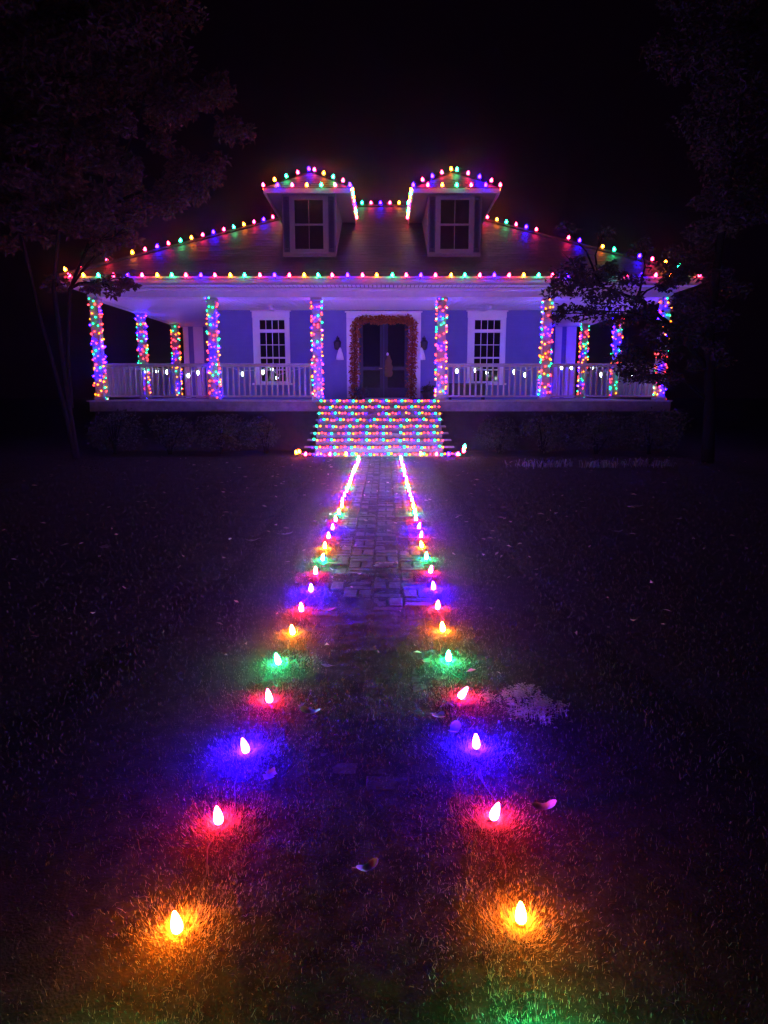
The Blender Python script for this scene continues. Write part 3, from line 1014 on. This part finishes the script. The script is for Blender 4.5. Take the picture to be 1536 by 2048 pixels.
def wall_lantern(x, side):
    t = thing('wall_lantern', (x, 19.66, 2.75), 'dark iron lantern on the wall %s of the front door' % side, 'lantern', 'wall lanterns beside the door')
    q = MB(); q.bbox(x-.05, x+.05, 19.655, 19.683, 2.7, 2.95); q.build('back_plate', 'iron', t)
    s = 1 if side == 'left' else -1
    q = MB(); q.tube([(x, 19.66, 2.85), (x, 19.58, 2.98), (x, 19.54, 2.93)], .012, 6); q.build('arm', 'iron', t)
    q = MB(); q.lathe([(.05, 0), (.085, .05), (.1, .2), (.11, .21), (.07, .26), (.02, .3), (0, .33)], 6, (x, 19.54, 2.6)); q.build('lantern_body', 'iron', t)
    g_ = thing('ghost_ornament', (x+s*.07, 19.5, 2.3), 'small white bell shaped cloth ornament hanging below the %s door lantern' % side, 'ornament', 'white cloth ornaments by the door')
    xx = x+s*.07
    q = MB()
    seg = 14; prof = [(.11, 0), (.1, .08), (.075, .18), (.05, .25), (.045, .29), (.025, .33), (0, .345)]
    q.lathe(prof, seg, (xx, 19.52, 2.33), .8)
    q.v = [(vx+(.012*math.sin(9*math.atan2(vy-19.52, vx-xx))*max(0, 1-(vz-2.33)/.2)), vy, vz) for vx, vy, vz in q.v]
    q.build('cloth', 'cloth_white', g_, True)
    q = MB(); q.tube([(xx, 19.52, 2.67), (x, 19.54, 2.76)], .004, 4); q.build('loop', 'cord_white', g_)
wall_lantern(-1.3, 'left'); wall_lantern(1.12, 'right')

def pot(x, y, r, h, fr, lab, lm):
    t = thing('potted_plant', (x, y, FLOOR), lab, 'potted plant', 'plants beside the door')
    q = MB(); q.lathe([(r*.7, 0.002), (r*.95, h*.7), (r*1.08, h*.8), (r*1.08, h), (r*.9, h), (r*.85, h*.85), (0, h*.84)], 14, (x, y, FLOOR)); q.build('pot', 'clay_dark', t)
    q = MB(); leaf_cloud(q, (x, y, FLOOR+h+fr*.45), (fr, fr, fr*.8), 260, .09); tag(q.build('leaves', lm, t), kind='stuff')
pot(1.22, 19.25, .17, .2, .17, 'low round dark potted plant right of the front door', 'leaf_shrub')
pot(-.62, 19.35, .12, .12, .17, 'small dark leafy pot at the left foot of the front door', 'leaf_shrub')

t = thing('porch_bench', (2.2, 18.5, FLOOR), 'low dark wooden bench behind the railing right of the steps', 'bench')
for i in range(4):
    q = MB(); q.bbox(1.68, 2.72, 18.3+i*.1, 18.39+i*.1, FLOOR+.4, FLOOR+.43); q.build('slat', 'bench_wood', t)
for x in (1.74, 2.62):
    for y in (18.33, 18.62):
        q = MB(); q.bbox(x, x+.05, y, y+.05, FLOOR+.001, FLOOR+.398); q.build('leg', 'bench_wood', t)
q = MB(); q.bbox(1.795, 2.615, 18.335, 18.36, FLOOR+.08, FLOOR+.395); q.build('apron', 'bench_wood', t)

def fan(x, lab):
    t = thing('ceiling_fan', (x, 18.5, CEIL-.02), lab, 'ceiling fan', 'porch ceiling fans')
    q = MB(); q.lathe([(.0, -.13), (.07, -.12), (.09, -.08), (.08, -.02), (.1, 0)], 12, (x, 18.5, CEIL-.014)); q.build('motor', 'trim', t)
    a0 = rnd.uniform(0, 1)
    for k in range(5):
        a = a0+k*2*math.pi/5; c, s = math.cos(a), math.sin(a)
        q = MB()
        pts_ = []
        for rr, ww in ((.1, .035), (.2, .06), (.5, .07), (.6, .05)):
            pts_.append(((x+c*rr-s*ww, 18.5+s*rr+c*ww, CEIL-.1), (x+c*rr+s*ww, 18.5+s*rr-c*ww, CEIL-.115)))
        for (p0, p1), (p2, p3) in zip(pts_, pts_[1:]):
            q.quad(p0, p1, p3, p2)
            dz = .008
            q.quad(*[(v[0], v[1], v[2]+dz) for v in (p0, p2, p3, p1)])
        q.build('blade', 'porch_paint', t)
fan(-2.95, 'ceiling fan over the left front porch bay'); fan(2.75, 'ceiling fan over the right front porch bay')

# ------------------------------------------------------------------ trees and shrubs
def branch(mb, a, d, L, r, depth, tips, wig=.25):
    pts, rs = [Vector(a)], [r]
    d = Vector(d).normalized()
    n = 5
    for i in range(n):
        d = (d+Vector((rnd.gauss(0, wig), rnd.gauss(0, wig), rnd.gauss(.03, wig*.5)))*.35).normalized()
        pts.append(pts[-1]+d*L/n); rs.append(r*(1-.6*(i+1)/n))
    mb.tube(pts, rs, 7 if r > .04 else 5)
    tips.append(pts[-1])
    if depth > 0:
        for k in range(3):
            i = rnd.randrange(2, n+1)
            dd = (d+Vector((rnd.gauss(0, .8), rnd.gauss(0, .8), rnd.gauss(.15, .4)))).normalized()
            branch(mb, pts[i], dd, L*.62, rs[i]*.75, depth-1, tips, wig)

def tree(name, label, base, stems, clumps, lm, bark, leaf, dens, cat='tree'):
    t = thing(name, base, label, cat)
    q = MB(); tips = []
    for pts, r0, r1 in stems:
        n = len(pts)
        q.tube(pts, [r0+(r1-r0)*i/(n-1) for i in range(n)], 9)
    q.build('trunk', bark, t, True)
    lb = MB()
    tops = [Vector(p_) for pts, _, _ in stems for p_ in pts[1:]]
    for cx, cy, cz, r in clumps:          # a limb into every clump
        c = Vector((cx, cy, cz))
        low = [p_ for p_ in tops if p_.z < cz+.6*r] or tops
        s = min(low, key=lambda p_: (p_-c).length)
        mid = s.lerp(c, .55)+Vector((rnd.gauss(0, .12), rnd.gauss(0, .12), .12*(c-s).length*.5))
        lb.tube([s, s.lerp(mid, .5)+Vector((0, 0, .05)), mid, mid.lerp(c, .6), c], [.026, .022, .016, .01, .005], 6)
        for _ in range(4):
            e = c+Vector((rnd.gauss(0, .5), rnd.gauss(0, .5), rnd.gauss(0, .4)))*r
            lb.tube([mid.lerp(c, .4), mid.lerp(e, .6)+Vector((0, 0, .05)), e], [.014, .01, .004], 4)
    tag(lb.build('limbs', 'bark_dark', t), kind='stuff')
    lf = MB()
    for cx, cy, cz, r in clumps:
        n = int(dens*r*r)+30
        ns = max(7, int(9*r)+6)
        for k in range(ns):                       # many uneven drooping sprays make up a clump
            o_ = Vector((max(-1, min(1, rnd.gauss(0, .55))), max(-1, min(1, rnd.gauss(0, .5))), max(-.9, min(.9, rnd.gauss(0, .45)))))*r
            rr = (.1+r*.3)*rnd.uniform(.5, 1.1)
            leaf_cloud(lf, (cx+o_.x, cy+o_.y, cz+o_.z), (rr*rnd.uniform(.7, 1.5), rr, rr*rnd.uniform(.45, .9)), n//ns, leaf, shell=.1)
    tag(lf.build('crown', lm, t), kind='stuff')
    return t

LT = [(-6.55, 14.6, 7.6, 1.3), (-4.85, 15.2, 8.1, 1.35), (-3.95, 15.6, 7.4, .75), (-5.8, 15.0, 6.1, 1.1), (-4.45, 15.6, 6.05, .75), (-3.6, 15.8, 6.2, .35),
      (-6.8, 14.4, 5.5, 1.0), (-5.7, 15.2, 4.85, .42), (-5.35, 15.3, 5.0, .25), (-5.9, 15.2, 4.5, .3), (-6.4, 14.9, 5.0, .45), (-5.72, 15.4, 3.72, .26), (-7.0, 15.0, 3.75, .18), (-7.4, 14.6, 6.6, 1.1), (-7.3, 14.6, 4.95, .55), (-6.15, 15.3, 3.72, .22), (-5.4, 14.8, 9.3, 1.2)]
tree('crepe_myrtle_tree', 'tall thin stemmed tree at the left front corner of the porch', (-6.75, 15, 0),
     [([(-6.75, 15, -.05), (-6.84, 15, 1.0), (-6.92, 15, 2.4), (-6.95, 14.95, 3.6), (-6.6, 14.9, 5.5), (-6.3, 14.8, 7.2)], .07, .025),
      ([(-6.78, 14.98, -.05), (-6.93, 14.95, 1.2), (-7.03, 14.95, 1.7), (-7.27, 14.9, 3.0), (-7.4, 14.7, 4.6), (-7.3, 14.6, 6.5)], .06, .025),
      ([(-6.8, 15.03, 1.1), (-6.83, 15.1, 2.2), (-6.7, 15.15, 3.6), (-5.9, 15.2, 5.2), (-5.0, 15.3, 7.2), (-4.6, 15.3, 8.4)], .045, .02)],
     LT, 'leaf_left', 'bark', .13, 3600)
RT = [(3.95, 14.6, 3.75, .4), (3.5, 14.6, 3.5, .18), (4.25, 14.6, 3.5, .35), (4.75, 14.5, 3.6, .35), (4.55, 14.6, 3.85, .25), (5.1, 14.5, 2.95, .5), (5.5, 14.5, 2.55, .5), (5.1, 14.5, 2.15, .42), (5.65, 14.5, 1.85, .45),
      (5.75, 14.5, 3.65, .35), (6.2, 14.4, 4.2, .4), (3.65, 14.6, 3.05, .2), (6.5, 14.3, 3.5, .7), (6.7, 14.2, 5.2, 1.0), (6.4, 14.3, 2.5, .55), (3.65, 14.6, 4.73, .17), (4.42, 14.55, 4.58, .15), (5.2, 14.5, 4.35, .2), (7.2, 14.2, 7.0, 1.4), (6.2, 14.2, 8.0, 1.1), (4.1, 14.6, 3.1, .25)]
tree('evergreen_tree', 'dark leafy tree hanging over the right end of the porch', (6.75, 14.2, 0),
     [([(6.75, 14.2, -.05), (6.7, 14.2, 1.2), (6.6, 14.25, 2.6), (6.65, 14.25, 4.2), (6.8, 14.2, 6.4), (6.9, 14.2, 8.0)], .13, .035),
      ([(6.62, 14.23, 1.9), (6.0, 14.4, 2.7), (5.2, 14.5, 3.3), (4.4, 14.6, 3.6)], .06, .02)],
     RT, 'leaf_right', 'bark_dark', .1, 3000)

def shrub(x, y, r, h, lab, n=1500):
    t = thing('shrub', (x, y, 0), lab, 'shrub', 'shrubs planted along the porch front')
    q = MB()
    for _ in range(7):
        e = Vector((x+rnd.gauss(0, .35)*r, y+rnd.gauss(0, .3)*r, h*rnd.uniform(.6, .85)))
        q.tube([(x+rnd.gauss(0, .03), y+rnd.gauss(0, .03), -.02), Vector((x, y, .1)).lerp(e, .5), e], [.02, .014, .006], 5)
    q.build('stem', 'bark_dark', t)
    q = MB()
    for k in range(9):
        o_ = Vector((rnd.uniform(-.6, .6)*r, rnd.uniform(-.5, .5)*r, rnd.uniform(.3, .72)*h))
        rr = r*rnd.uniform(.35, .55)
        leaf_cloud(q, (x+o_.x, y+o_.y, o_.z), (rr, rr*.9, min(rr, h*.3)), n//9, .075)
    tag(q.build('crown', 'leaf_shrub', t), kind='stuff')
for a in ((-6.4, 16.2, .75, 1.1, 'dark rounded shrub below the left end of the porch'),
          (-5.1, 16.25, .7, 1.05, 'dark rounded shrub between the two left front porch columns'),
          (-3.9, 16.3, .65, 1.02, 'dark rounded shrub below the second column from the left'),
          (-2.85, 16.4, .55, .95, 'dark rounded shrub nearest the left side of the steps'),
          (2.75, 16.4, .6, .92, 'dark rounded shrub nearest the right side of the steps'),
          (3.8, 16.3, .65, 1.0, 'dark rounded shrub below the second column from the right'),
          (5.05, 16.25, .7, 1.05, 'dark rounded shrub between the two right front porch columns'),
          (6.3, 16.2, .75, 1.15, 'dark rounded shrub below the right end of the porch')):
    shrub(*a)
def low_plant(x, y, r, lab):
    t = thing('low_plant', (x, y, 0), lab, 'plant', 'pale low plants on the right lawn')
    q = MB()
    for _ in range(12):
        a = rnd.uniform(0, 6.28); d = r*rnd.uniform(.2, .8)
        q.tube([(x, y, -.01), (x+d*.5*math.cos(a), y+d*.5*math.sin(a), .12), (x+d*math.cos(a), y+d*math.sin(a), .2)], [.006, .005, .003], 4)
    q.build('stem', 'bark', t)
    q = MB()
    for _ in range(130):
        a = rnd.uniform(0, 6.28); ox, oy = x+rnd.gauss(0, r*.9), y+rnd.gauss(0, r*.5); L = rnd.uniform(.05, .2); c_, n_ = math.cos(a), math.sin(a); k = rnd.uniform(.3, 1.1); wd = .007
        P0, P1, P2 = Vector((ox, oy, 0)), Vector((ox+c_*L*.4*k, oy+n_*L*.4*k, L*.75)), Vector((ox+c_*L*k, oy+n_*L*k, L*rnd.uniform(.4, .9)))
        sd = Vector((-n_, c_, 0))*wd
        q.quad(P0-sd, P0+sd, P1+sd, P1-sd); q.tri(P1-sd, P1+sd, P2)
    tag(q.build('leaves', 'leaf_pale', t), kind='stuff')
low_plant(3.1, 13.3, .32, 'pale low plant on the right lawn nearer the steps')
low_plant(5.2, 13.4, .3, 'pale low plant on the right lawn below the far right shrub')
low_plant(4.15, 13.2, .16, 'smallest pale low plant between the other two on the right lawn')

# ------------------------------------------------------------------ fallen leaves
def leaf_mesh(curl, lobes):
    m = MB(); n = 9
    for i in range(n):
        t = i/(n-1)
        wdt = .28*math.sin(math.pi*min(1, t*.95+.03))**.8*(1+.35*math.cos(lobes*2*math.pi*t))+.012
        z = curl*(t-.5)**2*1.6
        for s in (-1, -.5, 0, .5, 1):
            m.v.append((t-.5, s*wdt, z+curl*1.5*(s*wdt)**2))
    for i in range(n-1):
        for k in range(4):
            a = i*5+k
            m.f.append((a, a+1, a+6, a+5))
    m.tube([(-.5, 0, curl*.4), (-.68, .03, curl*.55)], .012, 4)
    return m.mesh('fallen_leaf', 'leaf_fallen', True)
LM = [leaf_mesh(.25, 3), leaf_mesh(.4, 2), leaf_mesh(.15, 4), leaf_mesh(.55, 1)]
FL = [(-.05, 1.84, .075, 3, 'large curled leaf lying on the path nearest the camera'),
      (-.43, 2.36, .075, 0, 'dry leaf beside the nearest blue light of the left row'),
      (-.33, 2.86, .1, 3, 'narrow curled leaf right of the second red light, left row'),
      (.24, 2.82, .09, 1, 'dry leaf on the path left of the tilted red light'),
      (.3, 2.7, .1, 3, 'thin curled leaf between the tilted red and nearest blue light'),
      (.56, 2.16, .085, 3, 'long curled leaf right of the nearest red light, right row'),
      (-.06, 3.62, .06, 1, 'small pale leaf in the middle of the path level with green lights'),
      (.23, 3.47, .075, 0, 'long curled leaf touching the nearest green light, right row'),
      (-.3, 3.38, .06, 0, 'small leaf right of the nearest green light, left row'),
      (0, 5.55, .2, 2, 'broad pale leaf flat on the path level with second green lights'),
      (-.37, 4.35, .09, 0, 'dry leaf right of the third red light, left row'),
      (2.4, 6.9, .13, 1, 'pale curled leaf alone on the dark right lawn'),
      (3.2, 8.5, .14, 0, 'dry leaf on the right lawn below the pale plants'),
      (-1.3, 6.55, .13, 1, 'dry leaf on the left lawn nearest the path'),
      (-1.0, 6.85, .14, 0, 'pale dry leaf on the left lawn level with the third blue light'),
      (-2.6, 6.2, .14, 2, 'dry leaf farthest out on the left lawn')]
for x, y, s, k, lab in FL:
    o = bpy.data.objects.new('fallen_leaf', LM[k])
    link(o, None, (x, y, moss_z(x, y)+.008 if abs(x-PX) < 1.6 else .015))
    o.rotation_euler = (rnd.gauss(0, .08), rnd.gauss(0, .08), rnd.uniform(0, 6.28))
    o.scale = (s, s, s)
    tag(o, lab, 'leaf', 'fallen leaves')
q = MB()
for _ in range(420):
    x = PX+rnd.gauss(0, 2.8); y = 3.2+12*rnd.random()
    s = rnd.uniform(.012, .035)*min(1.4, .4+y/8); a = rnd.uniform(0, 6.28); c, n_ = math.cos(a), math.sin(a); h = rnd.uniform(.012, .04)
    z = [h+rnd.uniform(-.008, .014) for _ in range(4)]
    q.quad((x-c*s, y-n_*s, z[0]), (x+n_*s*.4, y-c*s*.4, z[1]), (x+c*s, y+n_*s, z[2]), (x-n_*s*.4, y+c*s*.4, z[3]))
tag(q.build('leaf_litter', 'leaf_litter'), 'small dry leaf litter on the lawn and path', kind='stuff')

# ------------------------------------------------------------------ scattering volume added to stand in for lens bloom round every bulb
hm = bpy.data.materials.new('bloom_haze')
hm.use_nodes = True
nt = hm.node_tree
nt.nodes.remove(nt.nodes['Principled BSDF'])
pv = nt.nodes.new('ShaderNodeVolumePrincipled')
pv.inputs['Color'].default_value = (.95, .95, .95, 1)
pv.inputs['Density'].default_value = BLOOM_HAZE
pv.inputs['Anisotropy'].default_value = .965
nt.links.new(pv.outputs[0], nt.nodes['Material Output'].inputs['Volume'])
MATS['bloom_haze'] = hm
q = MB(); q.box(-161, 161, -141, 181, -1.2, 14)
tag(q.build('bloom_haze', 'bloom_haze'), kind='stuff')
